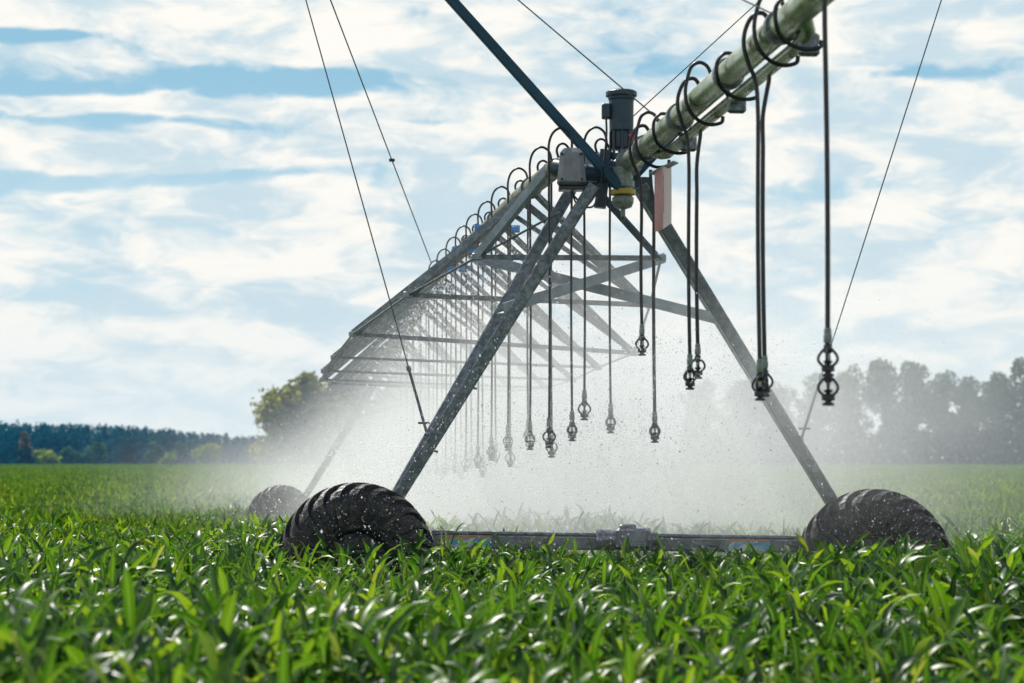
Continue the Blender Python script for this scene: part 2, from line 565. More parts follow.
def corn_proto(nleaf, nseg, across, rs, tall=1.0, wide=1.0):
    """one young maize plant: alternate arching leaves round a short stalk; returns verts, quads"""
    Vv, Qq = [], []
    phi0 = rs.uniform(0, 2 * PI)
    for i in range(nleaf):
        t = i / max(nleaf - 1, 1)
        phi = phi0 + (i % 2) * PI + rs.normal(0, 0.5)
        h0 = (0.24 + 0.34 * t) * tall + rs.normal(0, 0.02)
        L = rs.uniform(0.25, 0.40) * (0.75 + 0.45 * math.sin(PI * min(t * 0.8 + 0.15, 1))) * tall
        e0 = math.radians(rs.uniform(48, 66) + 20 * t)
        droop = rs.uniform(1.1, 3.0) * (1.0 - 0.40 * t)
        if t > 0.8:
            droop = rs.uniform(0.05, 1.3)
            L *= 0.85
        W = rs.uniform(0.0145, 0.028) * (0.8 + 0.3 * math.sin(PI * t)) * wide
        tw = rs.normal(0, 0.7)
        bend = rs.normal(0, 0.35)
        p = np.array([0, 0, h0])
        b = len(Vv)
        for k in range(nseg + 1):
            s = k / nseg
            e = e0 - droop * s ** 1.6
            a = phi + bend * s * s
            d = np.array([math.cos(a) * math.cos(e), math.sin(a) * math.cos(e), math.sin(e)])
            if k:
                p = p + d * (L / nseg)
            side = np.array([-math.sin(a), math.cos(a), 0.0])
            nrm = np.cross(d, side)
            if nrm[2] < 0:
                nrm = -nrm
            ang = tw * s
            sd_ = side * math.cos(ang) + nrm * math.sin(ang)
            wv = W * (0.55 + 1.3 * s) * (1 - s ** 2.2) ** 0.75 if s < 0.999 else 0.001
            wv = min(wv, W)
            if across == 2:
                ripple = 0.25 * wv * math.sin(s * 17 + i)
                Vv += [p - sd_ * wv + nrm * (wv * 0.42 + ripple), p, p + sd_ * wv + nrm * (wv * 0.42 - ripple)]
            else:
                Vv += [p - sd_ * wv, p + sd_ * wv]
        m = across + 1
        for k in range(nseg):
            for j in range(across):
                Qq.append((b + k * m + j, b + k * m + j + 1, b + (k + 1) * m + j + 1, b + (k + 1) * m + j))
    if nseg >= 5:       # stalk
        b = len(Vv)
        for z, r_ in ((0, 0.016), (0.30 * tall, 0.014), (0.55 * tall, 0.006)):
            for k in range(4):
                Vv.append(np.array([r_ * math.cos(k * PI / 2), r_ * math.sin(k * PI / 2), z]))
        for i in range(2):
            for k in range(4):
                Qq.append((b + i * 4 + k, b + i * 4 + (k + 1) % 4, b + (i + 1) * 4 + (k + 1) % 4, b + (i + 1) * 4 + k))
    return np.array(Vv), np.array(Qq)


def replicate(protos, pos, scale, rot, pick):
    VV, QQ, off = [], [], 0
    for k, (v, q) in enumerate(protos):
        sel = np.where(pick == k)[0]
        if not len(sel):
            continue
        cs, sn = np.cos(rot[sel])[:, None], np.sin(rot[sel])[:, None]
        s = scale[sel][:, None]
        x = (v[None, :, 0] * cs - v[None, :, 1] * sn) * s + pos[sel, 0][:, None]
        y = (v[None, :, 0] * sn + v[None, :, 1] * cs) * s + pos[sel, 1][:, None]
        z = v[None, :, 2] * s + pos[sel, 2][:, None]
        VV.append(np.stack([x, y, z], 2).reshape(-1, 3))
        QQ.append((q[None] + (np.arange(len(sel)) * len(v))[:, None, None] + off).reshape(-1, q.shape[1]))
        off += len(sel) * len(v)
    return np.concatenate(VV), np.concatenate(QQ)


def half_width(y):
    return 0.262 * y + 2.6


TRACKS = []       # wheel positions kept clear of corn, filled below


def clear_mask(x, y):
    ok = np.ones(len(x), bool)
    for (cx, cy, rx, ry) in TRACKS:
        ok &= (((x - cx) / rx) ** 2 + ((y - cy) / ry) ** 2) > 1
    return ok


def field(y0, y1, dens, protos, smin, smax):
    """plants scattered over the visible wedge of field between two distances; dens(y) per square metre"""
    n = 40
    edges = np.geomspace(y0, y1, n + 1)
    pts = []
    for a, b in zip(edges[:-1], edges[1:]):
        ym = (a + b) / 2
        cnt = int((b - a) * 2 * half_width(ym) * dens(ym))
        yy = rng.uniform(a, b, cnt)
        xx = rng.uniform(-1, 1, cnt) * half_width(yy)
        pts.append(np.stack([xx, yy], 1))
    p = np.concatenate(pts)
    p = p[clear_mask(p[:, 0], p[:, 1])]
    n = len(p)
    hvar = 0.93 + 0.15 * np.sin(p[:, 0] * 0.9 + 1.3 * np.sin(p[:, 1] * 0.35)) * np.sin(p[:, 1] * 0.6)
    pos = np.stack([p[:, 0], p[:, 1], gz(p[:, 0], p[:, 1])], 1)
    return replicate(protos, pos, rng.uniform(smin, smax, n) * hvar, rng.uniform(0, 2 * PI, n), rng.integers(0, len(protos), n))


# wheel stations: left and right of the near tower, and of the far one
WL = P(356.5, 562, 16.6)
WR = P(872, 567, 17.25)
W2L = P(281, 519, 38.2)
W2R = W2L + Vector((4.35, 0.55, -0.02))
for wv in (WL, WR):
    TRACKS.append((wv.x, wv.y + 0.05, 0.72, 0.22))
for wv in (W2L, W2R):
    TRACKS.append((wv.x, wv.y - 0.3, 0.9, 0.9))


def corn():
    rs = np.random.default_rng(11)
    near = [corn_proto(8, 6, 2, rs) for _ in range(24)]
    mid = [corn_proto(8, 4, 1, rs, 1.0, 0.9) for _ in range(14)]
    far = [corn_proto(6, 2, 1, rs, 1.0, 1.25) for _ in range(10)]
    parts = [field(3.6, 26, lambda y: 32.0 * min(max((26 - y) / 9, 0), 1), near, 0.95, 1.22),
             field(15.5, 46, lambda y: 26.0 * min(max((y - 15) / 8, 0), 1), mid, 0.86, 1.14),
             field(46, 470, lambda y: 380.0 / y, far, 0.85, 1.06)]
    V, Q, off = [], [], 0
    for v, q in parts:
        V.append(v)
        Q.append(q + off)
        off += len(v)
    me = np_mesh('corn_field', np.concatenate(V), np.concatenate(Q), M['corn'])
    at = me.attributes.new('rib', 'FLOAT', 'POINT')
    rib = np.zeros(len(me.vertices), dtype=np.float32)
    nv = len(near[0][0])                    # every near plant has the same layout of leaves
    leaf = np.tile(np.array([0, 1, 0], np.float32), (nv - 12) // 3)
    one = np.concatenate([leaf, np.zeros(12, np.float32)])
    k_ = len(V[0]) // nv
    rib[:k_ * nv] = np.tile(one, k_)
    at.data.foreach_set('value', rib)
    me.materials.append(M['corn_far'])      # far leaves: gloss spread out, their ripples being smaller than a pixel
    idx = np.ones(len(me.polygons), dtype=np.int32)
    idx[:len(Q[0])] = 0
    me.polygons.foreach_set('material_index', idx)
    o = link('corn_field', me)
    tag(o, 'dense green field of young maize with arching glossy leaves', 'corn field', kind='stuff')


corn()

# ------------------------------------------------------------------ pipe geometry
AX_N = Vector((0.119, -0.9929, 0.0))           # along the pipe toward the camera end
LAT = Vector((0.9929, 0.119, 0.0))             # across the pipe


def near_axis(D):
    return Vector((0.98 + 0.12 * (17.3 - D), D, EYE + 2.56 + 0.010 * (17.3 - D)))


FAR_H = [(17.2, 2.55), (20, 2.64), (22.5, 2.67), (25, 2.72), (27.5, 2.74), (30, 2.72), (33, 2.58), (36, 2.36), (40, 2.10)]


def far_axis(D):
    h = float(np.interp(D, [a for a, b in FAR_H], [b for a, b in FAR_H]))
    return Vector((0.376 - 0.1207 * (D - 17.4), D, EYE + h))


# ------------------------------------------------------------------ near drive tower
TW = thing('drive_tower', 'grey A-frame drive tower on two big muddy tyres carrying the sprinkler pipe', 'irrigation tower', (1.0, 17.0, 0.0))

baseL, baseR = P(366, 548, 17.0), P(860, 548, 17.5)
leg_ends = [(baseL, P(571, 190, 17.9)), (baseL, P(594, 185, 16.7)), (baseR, P(641, 186, 16.7)), (baseR, P(637, 186, 18.0))]
for i, (a, b) in enumerate(leg_ends):
    d = Vector((0.0, 0.05 if i in (0, 3) else -0.05, 0))
    mb = MB().bar(a + d, b, 0.105, 0.075, (0, 1, 0))
    mb.build('leg', M['galv'], TW)
# gusset clips on the left leg
for (px, py) in ((470, 386), (431, 449)):
    MB().bar(P(px - 2, py, 16.85), P(px + 7, py + 3, 16.85), 0.02, 0.02).build('leg_clip', M['galv'], TW)
# crossed braces from each leg to the first truss corner of the far span
for (a, b) in ((P(478, 258, 18.4), P(718, 319, 17.45)), (P(661, 258, 18.6), P(500, 309, 17.0))):
    MB().angle(a, b, 0.095, 0.012).build('brace', M['galv_light'], TW)

# base beam with drive shaft, gearbox, decals
bl, br = P(432, 541, 16.95), P(800, 546, 17.42)
MB().bar(bl, br, 0.11, 0.115).build('base_beam', M['beam'], TW)
MB().tube([bl + Vector((0, -0.09, 0.075)), br + Vector((0, -0.09, 0.075))], 0.018, 10).build('drive_shaft', M['galv'], TW)
gp = P(631, 538, 17.1)
gb = MB().box(gp, (0.27, 0.24, 0.17), 0.02).lathe(gp + Vector((-0.30, 0, -0.01)), [(0.0, 0), (0.085, 0.0), (0.085, 0.17), (0.0, 0.17)], 18, (1, 0, 0))
gb.box(gp + Vector((-0.03, 0, 0.098)), (0.14, 0.16, 0.04), 0.012).lathe(gp + Vector((0.13, 0, -0.01)), [(0.10, 0), (0.10, 0.03), (0.06, 0.05), (0.06, 0.10)], 18, (1, 0, 0))
gb.build('gearbox', M['beam'], TW)
for (px, py, hw) in ((467.5, 540, 0.19), (746.5, 545, 0.185)):
    k = (px - 432) / (800 - 432)
    c0 = bl.lerp(br, k)
    u = (br - bl).normalized()
    nrm = Vector((u.y, -u.x, 0)).normalized()
    c1 = c0 + nrm * 0.0575
    vs, fs = [], []
    z = Vector((0, 0, 1))
    for dz_ in (0, 0.003):
        for sx, sz in ((-1, -1), (1, -1), (1, 1), (-1, 1)):
            vs.append(c1 + nrm * dz_ + u * (sx * hw) + z * (sz * 0.050))
    fs = [(4, 5, 6, 7), (0, 3, 2, 1), (0, 1, 5, 4), (1, 2, 6, 5), (2, 3, 7, 6), (3, 0, 4, 7)]
    MB().add(vs, fs, False).build('decal', M['decal'], TW, loc=c1)


def tyre_mesh(R, W, nl=24):
    """ag tyre about the Y axis: carcass plus swept chevron lugs wrapping over the shoulders"""
    mb = MB()
    prof = []
    for k in range(15):
        a = -PI / 2 + PI * k / 14
        w = math.sin(a) * W / 2
        rr = R - 0.045 - 0.22 * R * (1 - math.cos(a) ** 0.8 if math.cos(a) > 1e-6 else 1)
        prof.append((rr, w))
    prof = [(R * 0.42, -W * 0.40), (R * 0.56, -W * 0.49)] + prof + [(R * 0.56, W * 0.49), (R * 0.42, W * 0.40)]
    n = 56
    vs, fs = [], []
    for rr, w in prof:
        for k in range(n):
            a = 2 * PI * k / n
            vs.append((rr * math.cos(a), w, rr * math.sin(a)))
    for i in range(len(prof) - 1):
        for k in range(n):
            k2 = (k + 1) % n
            fs.append((i * n + k, i * n + k2, (i + 1) * n + k2, (i + 1) * n + k))
    mb.add(vs, fs, True)

    def surf(w_, a, lift):
        s = min(abs(w_) / (W / 2), 1.0)
        ang = math.asin(s)
        rr = R - 0.045 - 0.22 * R * (1 - max(math.cos(ang), 0) ** 0.8)
        if abs(w_) > W / 2:      # down the sidewall
            rr -= (abs(w_) - W / 2) * 3.0
        nr, nw = max(math.cos(ang), 0.0) + 0.25, s
        l = math.hypot(nr, nw)
        rr += lift * nr / l
        ww = math.copysign(min(abs(w_), W / 2) + lift * nw / l, w_ if w_ else 1)
        return Vector((rr * math.cos(a), ww, rr * math.sin(a)))
    for side in (-1, 1):
        for i in range(nl):
            a0 = 2 * PI * (i + (0.5 if side > 0 else 0)) / nl
            rings = []
            for k in range(8):
                s = k / 7
                w_ = side * (0.012 + s * (W / 2 + 0.035))
                a = a0 + 0.42 * s ** 0.85
                half = (0.024 + 0.010 * s) / R
                lift = 0.036 * (1 - 0.55 * max(0, (s - 0.7) / 0.3))
                rings.append([surf(w_, a - half * 1.25, -0.01), surf(w_, a - half, lift), surf(w_, a + half, lift), surf(w_, a + half * 1.25, -0.01)])
            v2 = [p for r_ in rings for p in r_]
            f2 = []
            for k in range(7):
                for j in range(3):
                    f2.append((k * 4 + j, k * 4 + j + 1, (k + 1) * 4 + j + 1, (k + 1) * 4 + j))
            f2 += [(0, 1, 2, 3), (31, 30, 29, 28)]
            mb.add(v2, f2, False)
    return mb


def rim_mesh(R, W):
    mb = MB()
    mb.lathe((0, -W * 0.36, 0), [(0.0, 0.05), (0.10, 0.05), (0.11, 0.10), (R * 0.36, 0.11), (R * 0.40, 0.02), (R * 0.44, 0.0), (R * 0.44, W * 0.72), (R * 0.3, W * 0.6), (0, W * 0.55)], 30, (0, 1, 0))
    for k in range(8):
        a = 2 * PI * k / 8
        mb.lathe((0.075 * math.cos(a), -W * 0.36 + 0.02, 0.075 * math.sin(a)), [(0.0, 0), (0.012, 0), (0.012, 0.03)], 6, (0, 1, 0))
    return mb


T_ME = tyre_mesh(0.66, 0.36).mesh('tyre', M['tyre'])
R_ME = rim_mesh(0.66, 0.36).mesh('rim', M['rim'])


def wheel(parent, pos, yaw, spin, size=1.0, mirror=False):
    w = bpy.data.objects.new('wheel', None)
    COL.objects.link(w)
    w.parent = parent
    w.location = Vector(pos) - parent.location
    t = bpy.data.objects.new('tyre', T_ME)
    r_ = bpy.data.objects.new('rim', R_ME)
    for o in (t, r_):
        COL.objects.link(o)
        o.parent = w
        o.rotation_euler = (0, spin, yaw)
        o.scale = (size, size, size)
        o.rotation_mode = 'XYZ'
    return w


wheel(TW, WL, math.radians(9), 0.25, 1.015)
wheel(TW, WR + Vector((0.02, 0, 0.0)), math.radians(-4), 0.05, 1.035)
for wv, bb in ((WL, bl), (WR, br)):
    MB().tube([wv + Vector((0, -0.05, 0)), wv + Vector((0, 0.42, 0))], 0.05, 12).build('axle', M['galv'], TW)

# hub block at the tower top: riser, flange, pivot
hub = P(610, 172, 17.15)
hb = MB()
hb.bar(P(600, 208, 17.2), P(606, 150, 17.2), 0.10, 0.10, (0, 1, 0))
hb.tube([far_axis(17.3), P(575, 172, 17.1), P(600, 174, 17.15), near_axis(17.1)], 0.075, 16)
hb.lathe(P(622, 176, 17.2), [(0.10, -0.02), (0.10, 0.05), (0.075, 0.06), (0.075, 0.14), (0.10, 0.15), (0.10, 0.19)], 20)
hb.bar(P(584, 181, 17.45), P(650, 183, 17.5), 0.06, 0.10)
for k in range(10):
    a = 2 * PI * k / 10
    hb.lathe(P(622, 176, 17.2) + Vector((0.088 * math.cos(a), 0.088 * math.sin(a), 0.19)), [(0.012, 0), (0.012, 0.02), (0.0, 0.022)], 6)
hb.build('hub', M['motor'], TW)
# vertical motor: finned canister with lid and terminal box
mt = P(621.5, 150, 17.2)
h1 = (150 - 90) / F * 17.2
mm = MB().lathe(mt, [(0.07, 0.0), (0.085, 0.02), (0.085, 0.15), (0.105, 0.17), (0.108, h1 - 0.09), (0.116, h1 - 0.07), (0.116, h1), (0.0, h1 + 0.005)], 28)
mm.build('motor', M['motor'], TW)
mc = mt + Vector((0, 0, h1 - 0.055))
MB().lathe(mc, [(0.122, 0), (0.136, 0.008), (0.136, 0.042), (0.128, 0.05), (0.0, 0.054)], 28).build('motor_lid', M['motor'], TW)
MB().box(mt + Vector((-0.135, -0.02, 0.335)), (0.075, 0.10, 0.13), 0.01).build('terminal_box', M['motor'], TW)
MB().tube(spline([P(606, 116, 17.1), P(606.5, 135, 17.1), P(604, 160, 17.0), P(600, 185, 16.85), P(586, 206, 16.8), P(574, 196, 16.85)], 6), 0.009, 8).build('cable', M['rubber'], TW)
# dark coupling bolts under the motor
cb = MB()
for k in range(8):
    a = k * PI / 4
    cb.tube([mt + Vector((0.095 * math.cos(a), 0.095 * math.sin(a), 0.0)), mt + Vector((0.095 * math.cos(a), 0.095 * math.sin(a), 0.16))], 0.012, 6)
cb.build('coupling', M['black'], TW)
# red handled valve
rv_ = P(634, 137, 16.9)
vb = MB().tube([rv_ + Vector((-0.05, 0, 0.015)), rv_ + Vector((0.09, -0.02, -0.03))], 0.014, 8).tube([rv_ + Vector((0.0, 0, -0.03)), rv_ + Vector((0.01, 0, 0.05))], 0.018, 8)
vb.build('valve_handle', M['red'], TW)
# ball joint under the pipe end
bj = P(623, 213, 17.05)
MB().lathe(bj, [(0.02, -0.03), (0.02, 0.03), (0.075, 0.05), (0.092, 0.09), (0.095, 0.13), (0.07, 0.15)], 24).build('ball_joint', M['fitting'], TW)
MB().lathe(bj + Vector((0, 0, 0.155)), [(0.104, 0), (0.108, 0.006), (0.108, 0.040), (0.104, 0.046)], 24).build('yellow_ring', M['yellow'], TW)
MB().lathe(bj + Vector((0, 0, 0.225)), [(0.10, 0), (0.10, 0.05), (0.085, 0.06), (0.085, 0.17)], 24).build('riser', M['fitting'], TW)
MB().tube([bj + Vector((0, 0, -0.07)), bj + Vector((0, 0, -0.02))], 0.012, 8).build('drain_cock', M['black'], TW)
# control boxes
kb = P(571.5, 168, 16.75)
MB().box(kb, (0.245, 0.20, 0.33), 0.040, 0.0, 0.80).build('control_box', M['box_grey'], TW)
MB().box(kb + Vector((0, 0, -0.178)), (0.22, 0.17, 0.03), 0.006).build('control_box_base', M['black'], TW)
for sx in (-1, 1):
    for sz in (-1, 1):
        MB().lathe(kb + Vector((0.085 * sx, -0.088 + 0.012 * sz, 0.11 * sz)), [(0.010, 0.02), (0.010, -0.018), (0.0, -0.02)], 8, (0, 1, 0)).build('lid_screw', M['black'], TW)
MB().tube([kb + Vector((-0.115, -0.08, -0.155)), kb + Vector((0.115, -0.08, -0.155))], 0.010, 8).build('lid_seal', M['black'], TW)
MB().box(P(591, 168, 17.5), (0.20, 0.18, 0.27), 0.02, 0.0, 0.85).build('meter_box', M['box_pale'], TW)
MB().tube(spline([P(572, 190, 16.8), P(577, 204, 16.75), P(592, 207, 16.7), P(598, 196, 16.75)], 6), 0.008, 8).build('cable', M['rubber'], TW)

# masts above the tower and their wire stays
mastL, mastR = P(240, -236, 17.0), P(1016, -234, 17.3)
for a, b in ((P(622, 190, 17.0), mastL), (P(634, 176, 17.35), mastR)):
    MB().bar(a, b, 0.085, 0.095, (0, 1, 0)).build('mast', M['blue_paint'], TW)
MB().tube([mastL, mastR], 0.014, 8).build('stay_wire', M['wire'], TW)


def stay(a, b, r=0.0055, knob=None, buckle=False):
    w = MB().tube([a, b], r, 6)
    w.build('stay_wire', M['wire'], TW)
    if knob:
        k = a.lerp(b, knob)
        MB().box(k, (0.06, 0.03, 0.035), 0.006).build('wire_clamp', M['black'], TW)
    if buckle:
        d = (a - b).normalized()
        MB().tube([b, b + d * 0.62], 0.012, 8).tube([b + d * 0.62, b + d * 0.66], 0.02, 8).tube([b + d * 0.16 + Vector((-0.05, 0, 0)), b + d * 0.16 + Vector((0.05, 0, 0.0))], 0.010, 8).lathe(b + d * 0.02, [(0.0, -0.06), (0.024, -0.05), (0.024, 0.05), (0.0, 0.06)], 10, d).build('turnbuckle', M['galv'], TW)


stay(mastL, P(429, 441, 16.9), buckle=True)
stay(mastL, P(431, 262, 29.0), 0.0075, knob=None)
kp = mastL.lerp(P(431, 262, 29.0), 0.0)
for t in np.linspace(0.2, 0.98, 300):
    q_ = mastL.lerp(P(431, 262, 29.0), float(t))
    yy_ = 460 - (q_.z - EYE) / q_.y * F
    if yy_ > 158:
        MB().box(q_, (0.075, 0.04, 0.04), 0.008).build('wire_clamp', M['black'], TW)
        break
stay(mastL, near_axis(15.6) + Vector((0, 0, 0.09)))
stay(mastL, near_axis(12.0) + Vector((0, 0, 0.09)), 0.005)
stay(mastR, P(628, 121, 17.7))
stay(mastR, P(799, 446, 17.4), buckle=True)
stay(mastR, near_axis(12.0) + Vector((0.05, 0, 0.09)), 0.005)

# ------------------------------------------------------------------ overhang: near pipe
OV = thing('overhang_pipe', 'green stained steel water pipe reaching overhead from the tower with a thinner pipe beneath', 'water pipe', near_axis(17.0))
ends = [near_axis(17.05 - 0.5 * k) for k in range(20)]
MB().tube(ends, 0.088, 28).build('main_pipe', M['pipe'], OV)
off = LAT * 0.105 + Vector((0, 0, -0.11))
sec = [near_axis(D) + off for D in np.arange(15.9, 11.55, -0.4)]
sec = [near_axis(16.2) + off * 0.5, near_axis(16.05) + off * 0.85] + sec + [near_axis(11.6) + off * 0.8, near_axis(11.5) + off * 0.35]
MB().tube(sec, 0.043, 18).build('feed_pipe', M['pipe'], OV)
for D in (16.3, 14.9, 13.3, 11.9, 10.2, 8.6):
    ap = near_axis(D)
    MB().lathe(ap - AX_N * 0.03, [(0.089, 0), (0.108, 0.002), (0.108, 0.058), (0.089, 0.06)], 24, AX_N).build('pipe_clamp', M['galv'], OV)
for D in (15.2, 13.6, 11.75):
    ap = near_axis(D)
    hw_ = MB().tube([ap + LAT * 0.06 + Vector((0, 0, -0.06)), ap + off * 1.0 + Vector((0, 0, -0.04))], 0.022, 8).box(ap + off + Vector((0.02, 0, -0.03)), (0.13, 0.06, 0.14), 0.015, 0.12)
    hw_.build('pipe_bracket', M['galv'], OV)
# end flange at the hub
MB().lathe(near_axis(17.05), [(0.12, 0), (0.12, 0.03), (0.09, 0.032)], 24, AX_N).build('flange', M['galv'], OV)


def rel(ap, l, a, z):
    return ap + LAT * l + AX_N * a + Vector((0, 0, z))


for D in (16.15, 14.2, 12.15):
    ap = near_axis(D)
    loop = [rel(ap, 0.07, 0, 0.05), rel(ap, 0.085, 0, 0.15), rel(ap, 0.06, 0, 0.235), rel(ap, 0.0, 0, 0.268), rel(ap, -0.06, 0, 0.235), rel(ap, -0.09, 0, 0.15), rel(ap, -0.108, 0.01, 0.05), rel(ap, -0.095, 0.02, -0.06), rel(ap, -0.03, 0.02, -0.145), rel(ap, 0.06, 0.02, -0.185), rel(ap, 0.15, 0.02, -0.17), rel(ap, 0.165, 0.02, -0.125)]
    MB().tube(spline(loop, 6), 0.0135, 10).build('hose_loop', M['rubber'], OV)
for D in (15.35, 13.15, 11.6):
    ap = near_axis(D)
    loop = [rel(ap, 0.02, 0, 0.10), rel(ap, -0.06, 0, 0.105), rel(ap, -0.115, 0.02, 0.04), rel(ap, -0.118, 0.02, -0.05), rel(ap, -0.085, 0, -0.125), rel(ap, -0.01, -0.02, -0.175), rel(ap, 0.08, -0.03, -0.195), rel(ap, 0.16, -0.03, -0.18), rel(ap, 0.17, -0.03, -0.14)]
    MB().tube(spline(loop, 6), 0.0135, 10).build('hose_loop', M['rubber'], OV)
# cover plate holding the flag
fp = P(663, 168, 16.1)
MB().bar(P(652, 174, 16.1), P(676, 162, 16.0), 0.10, 0.012).build('bracket_plate', M['galv_light'], OV)

# ------------------------------------------------------------------ flag
FL = thing('marker_flag', 'faded red and white marker sheet hanging below the near pipe beside the yellow ring', 'flag', P(663, 170, 16.05))


def sheet(x0, x1, y0, y1, y0b, y1b, d0, d1):
    a, b, c_, d = P(x0, y0, d0), P(x1, y0b, d1), P(x1, y1b, d1), P(x0, y1, d0)
    n_ = (b - a).cross(d - a).normalized() * 0.006
    nx_, ny_ = 4, 10
    vs = []
    for layer in (0, 1):
        for j in range(ny_ + 1):
            for i in range(nx_ + 1):
                u, v = i / nx_, j / ny_
                p = a.lerp(b, u).lerp(d.lerp(c_, u), v)
                p = p + n_ * layer + Vector((0, 0.012 * math.sin(v * 5 + u * 2), 0))
                vs.append(p)
    N_ = (nx_ + 1) * (ny_ + 1)
    fs = []
    for j in range(ny_):
        for i in range(nx_):
            k = j * (nx_ + 1) + i
            q4 = (k, k + 1, k + nx_ + 2, k + nx_ + 1)
            fs.append(q4[::-1])
            fs.append(tuple(N_ + x for x in q4))
    rim = [i for i in range(nx_)] + [nx_ + j * (nx_ + 1) for j in range(ny_)] + [N_ - 1 - i for i in range(nx_)] + [(ny_ - j) * (nx_ + 1) for j in range(ny_)]
    for a_, b_ in zip(rim, rim[1:] + rim[:1]):
        fs.append((a_, b_, N_ + b_, N_ + a_))
    return MB().add(vs, fs, False)


sheet(654.5, 663.5, 171, 232, 167, 229, 16.05, 15.98).build('red_panel', M['flag_red'], FL)
sheet(663.6, 671.5, 167, 229, 164, 223, 15.98, 16.12).build('white_panel', M['flag_white'], FL)

# ------------------------------------------------------------------ far span: arched pipe on a V truss
SP = thing('truss_span', 'long arched pipe span on V-shaped steel truss running away from the tower', 'irrigation span', far_axis(17.3))
MB().tube([far_axis(D) for D in np.arange(17.3, 40.05, 0.5)], 0.084, 20).build('main_pipe', M['pipe_brown'], SP)


def corner(xL, yL, xR, yR, D):
    return P(xL, yL, D), P(xR, yR, D + 0.15)


panels = [(17.8, *corner(477, 257, 661, 258, 17.9)), (19.4, *corner(408, 295, 650, 305, 19.6)), (22.3, *corner(353, 334, 634, 353, 22.4))]
for D, hw_, h in ((25.2, 1.68, 1.24), (27.7, 1.74, 1.18), (30.2, 1.70, 1.16), (32.7, 1.5, 1.20), (35.2, 1.2, 1.34), (37.6, 0.8, 1.55)):
    ax = far_axis(D)
    panels.append((D, ax + LAT * -hw_ + Vector((0, 0, EYE + h + 0.05 - ax.z)), ax + LAT * hw_ + Vector((0, 0, EYE + h - 0.06 - ax.z))))
prev = None
for i, (D, cl, cr) in enumerate(panels):
    r_ = 0.034 if i else 0.042
    for cn, sg in ((cl, -1), (cr, 1)):
        if i == 0:
            top = P(550, 167, 17.45) if sg < 0 else P(601, 191, 17.4)
            MB().angle(top, cn, 0.075, 0.012).build('strut', M['galv_light'] if sg < 0 else M['blue_paint'], SP)
        else:
            for da in (-0.48, 0.48):
                MB().angle(far_axis(D + da) + LAT * 0.05 * sg + Vector((0, 0, -0.06)), cn, 0.074, 0.010).build('strut', M['galv'], SP)
    if i:               # long light diagonals that cross the bays
        for cn, sg in ((cl, -1), (cr, 1)):
            for da in ((1.5,) if i < 6 else ()):
                MB().angle(far_axis(D + da) + LAT * 0.05 * sg + Vector((0, 0, -0.06)), cn, 0.042, 0.008).build('diagonal', M['galv'], SP)
    MB().angle(cl, cr, 0.05 if i < 3 else 0.034, 0.010).build('crossbar', M['galv'], SP)
    for cn in (cl, cr):
        MB().box(cn, (0.09, 0.10, 0.07), 0.012).build('joint_plate', M['galv_light'], SP)
    if prev:
        for a, b in zip(prev, (cl, cr)):
            MB().tube([a, b], 0.013, 8).build('truss_rod', M['galv'], SP)
    prev = (cl, cr)
for a, b in zip(prev, (far_axis(39.6) + LAT * -0.15, far_axis(39.6) + LAT * 0.15)):
    MB().tube([a, b], 0.013, 8).build('truss_rod', M['galv'], SP)
MB().tube([P(560, 212, 17.2), panels[0][1]], 0.011, 8).build('truss_rod', M['galv'], SP)
# blue clamp plates under the pipe
for D, w_ in ((21.9, 0.50), (24.6, 0.50), (27.2, 0.54), (30.0, 0.54)):
    ap = far_axis(D)
    MB().bar(ap + LAT * -w_ / 2 + Vector((0, 0, -0.11)), ap + LAT * w_ / 2 + Vector((0, 0, -0.11)), 0.10, 0.075).build('clamp_plate', M['bright_blue'], SP)
for D in np.arange(19.0, 39, 3.0):
    MB().lathe(far_axis(D) + AX_N * -0.03, [(0.085, 0), (0.105, 0.002), (0.105, 0.058), (0.085, 0.06)], 18, AX_N).build('pipe_clamp', M['galv'], SP)

# ------------------------------------------------------------------ far drive tower
T2 = thing('drive_tower', 'second drive tower half hidden in white spray at the far end of the span', 'irrigation tower', (-2.3, 39, -0.4))
t2h = far_axis(39.8)
for a in (W2L + Vector((0.15, 0.25, -0.05)), W2R + Vector((-0.15, 0.25, -0.05))):
    for dy in (-0.6, 0.6):
        MB().bar(a, t2h + Vector((0.10 if a.x > t2h.x else -0.10, dy, -0.05)), 0.10, 0.085, (0, 1, 0)).build('leg', M['galv'], T2)
MB().bar(W2L + Vector((0.5, 0.2, 0.05)), W2R + Vector((-0.5, 0.2, 0.05)), 0.11, 0.115).build('base_beam', M['beam'], T2)
wheel(T2, W2L, math.radians(8), 0.1)
wheel(T2, W2R, math.radians(-4), 0.4)
MB().lathe(t2h + Vector((0.1, 0, 0.1)), [(0.1, 0), (0.1, 0.5), (0.13, 0.5), (0.13, 0.56), (0, 0.57)], 20).build('motor', M['motor'], T2)
for x_ in (1, -1):
    MB().angle(t2h + Vector((-0.9 * x_, -0.5, -0.85)), t2h + Vector((1.0 * x_, 0, -1.3)), 0.08, 0.012).build('brace', M['galv'], T2)

# ------------------------------------------------------------------ next span beyond the far tower
S2 = thing('truss_span', 'second truss span fading into the spray beyond the half hidden drive tower', 'irrigation span', (-2.4, 41.0, 3.4))


def next_axis(D):
    t = (D - 40.0) / 24.0
    a = far_axis(40.0)
    return Vector((a.x - 0.1207 * (D - 40.0), D, a.z + 0.55 * math.sin(PI * t) + 0.25 * t))


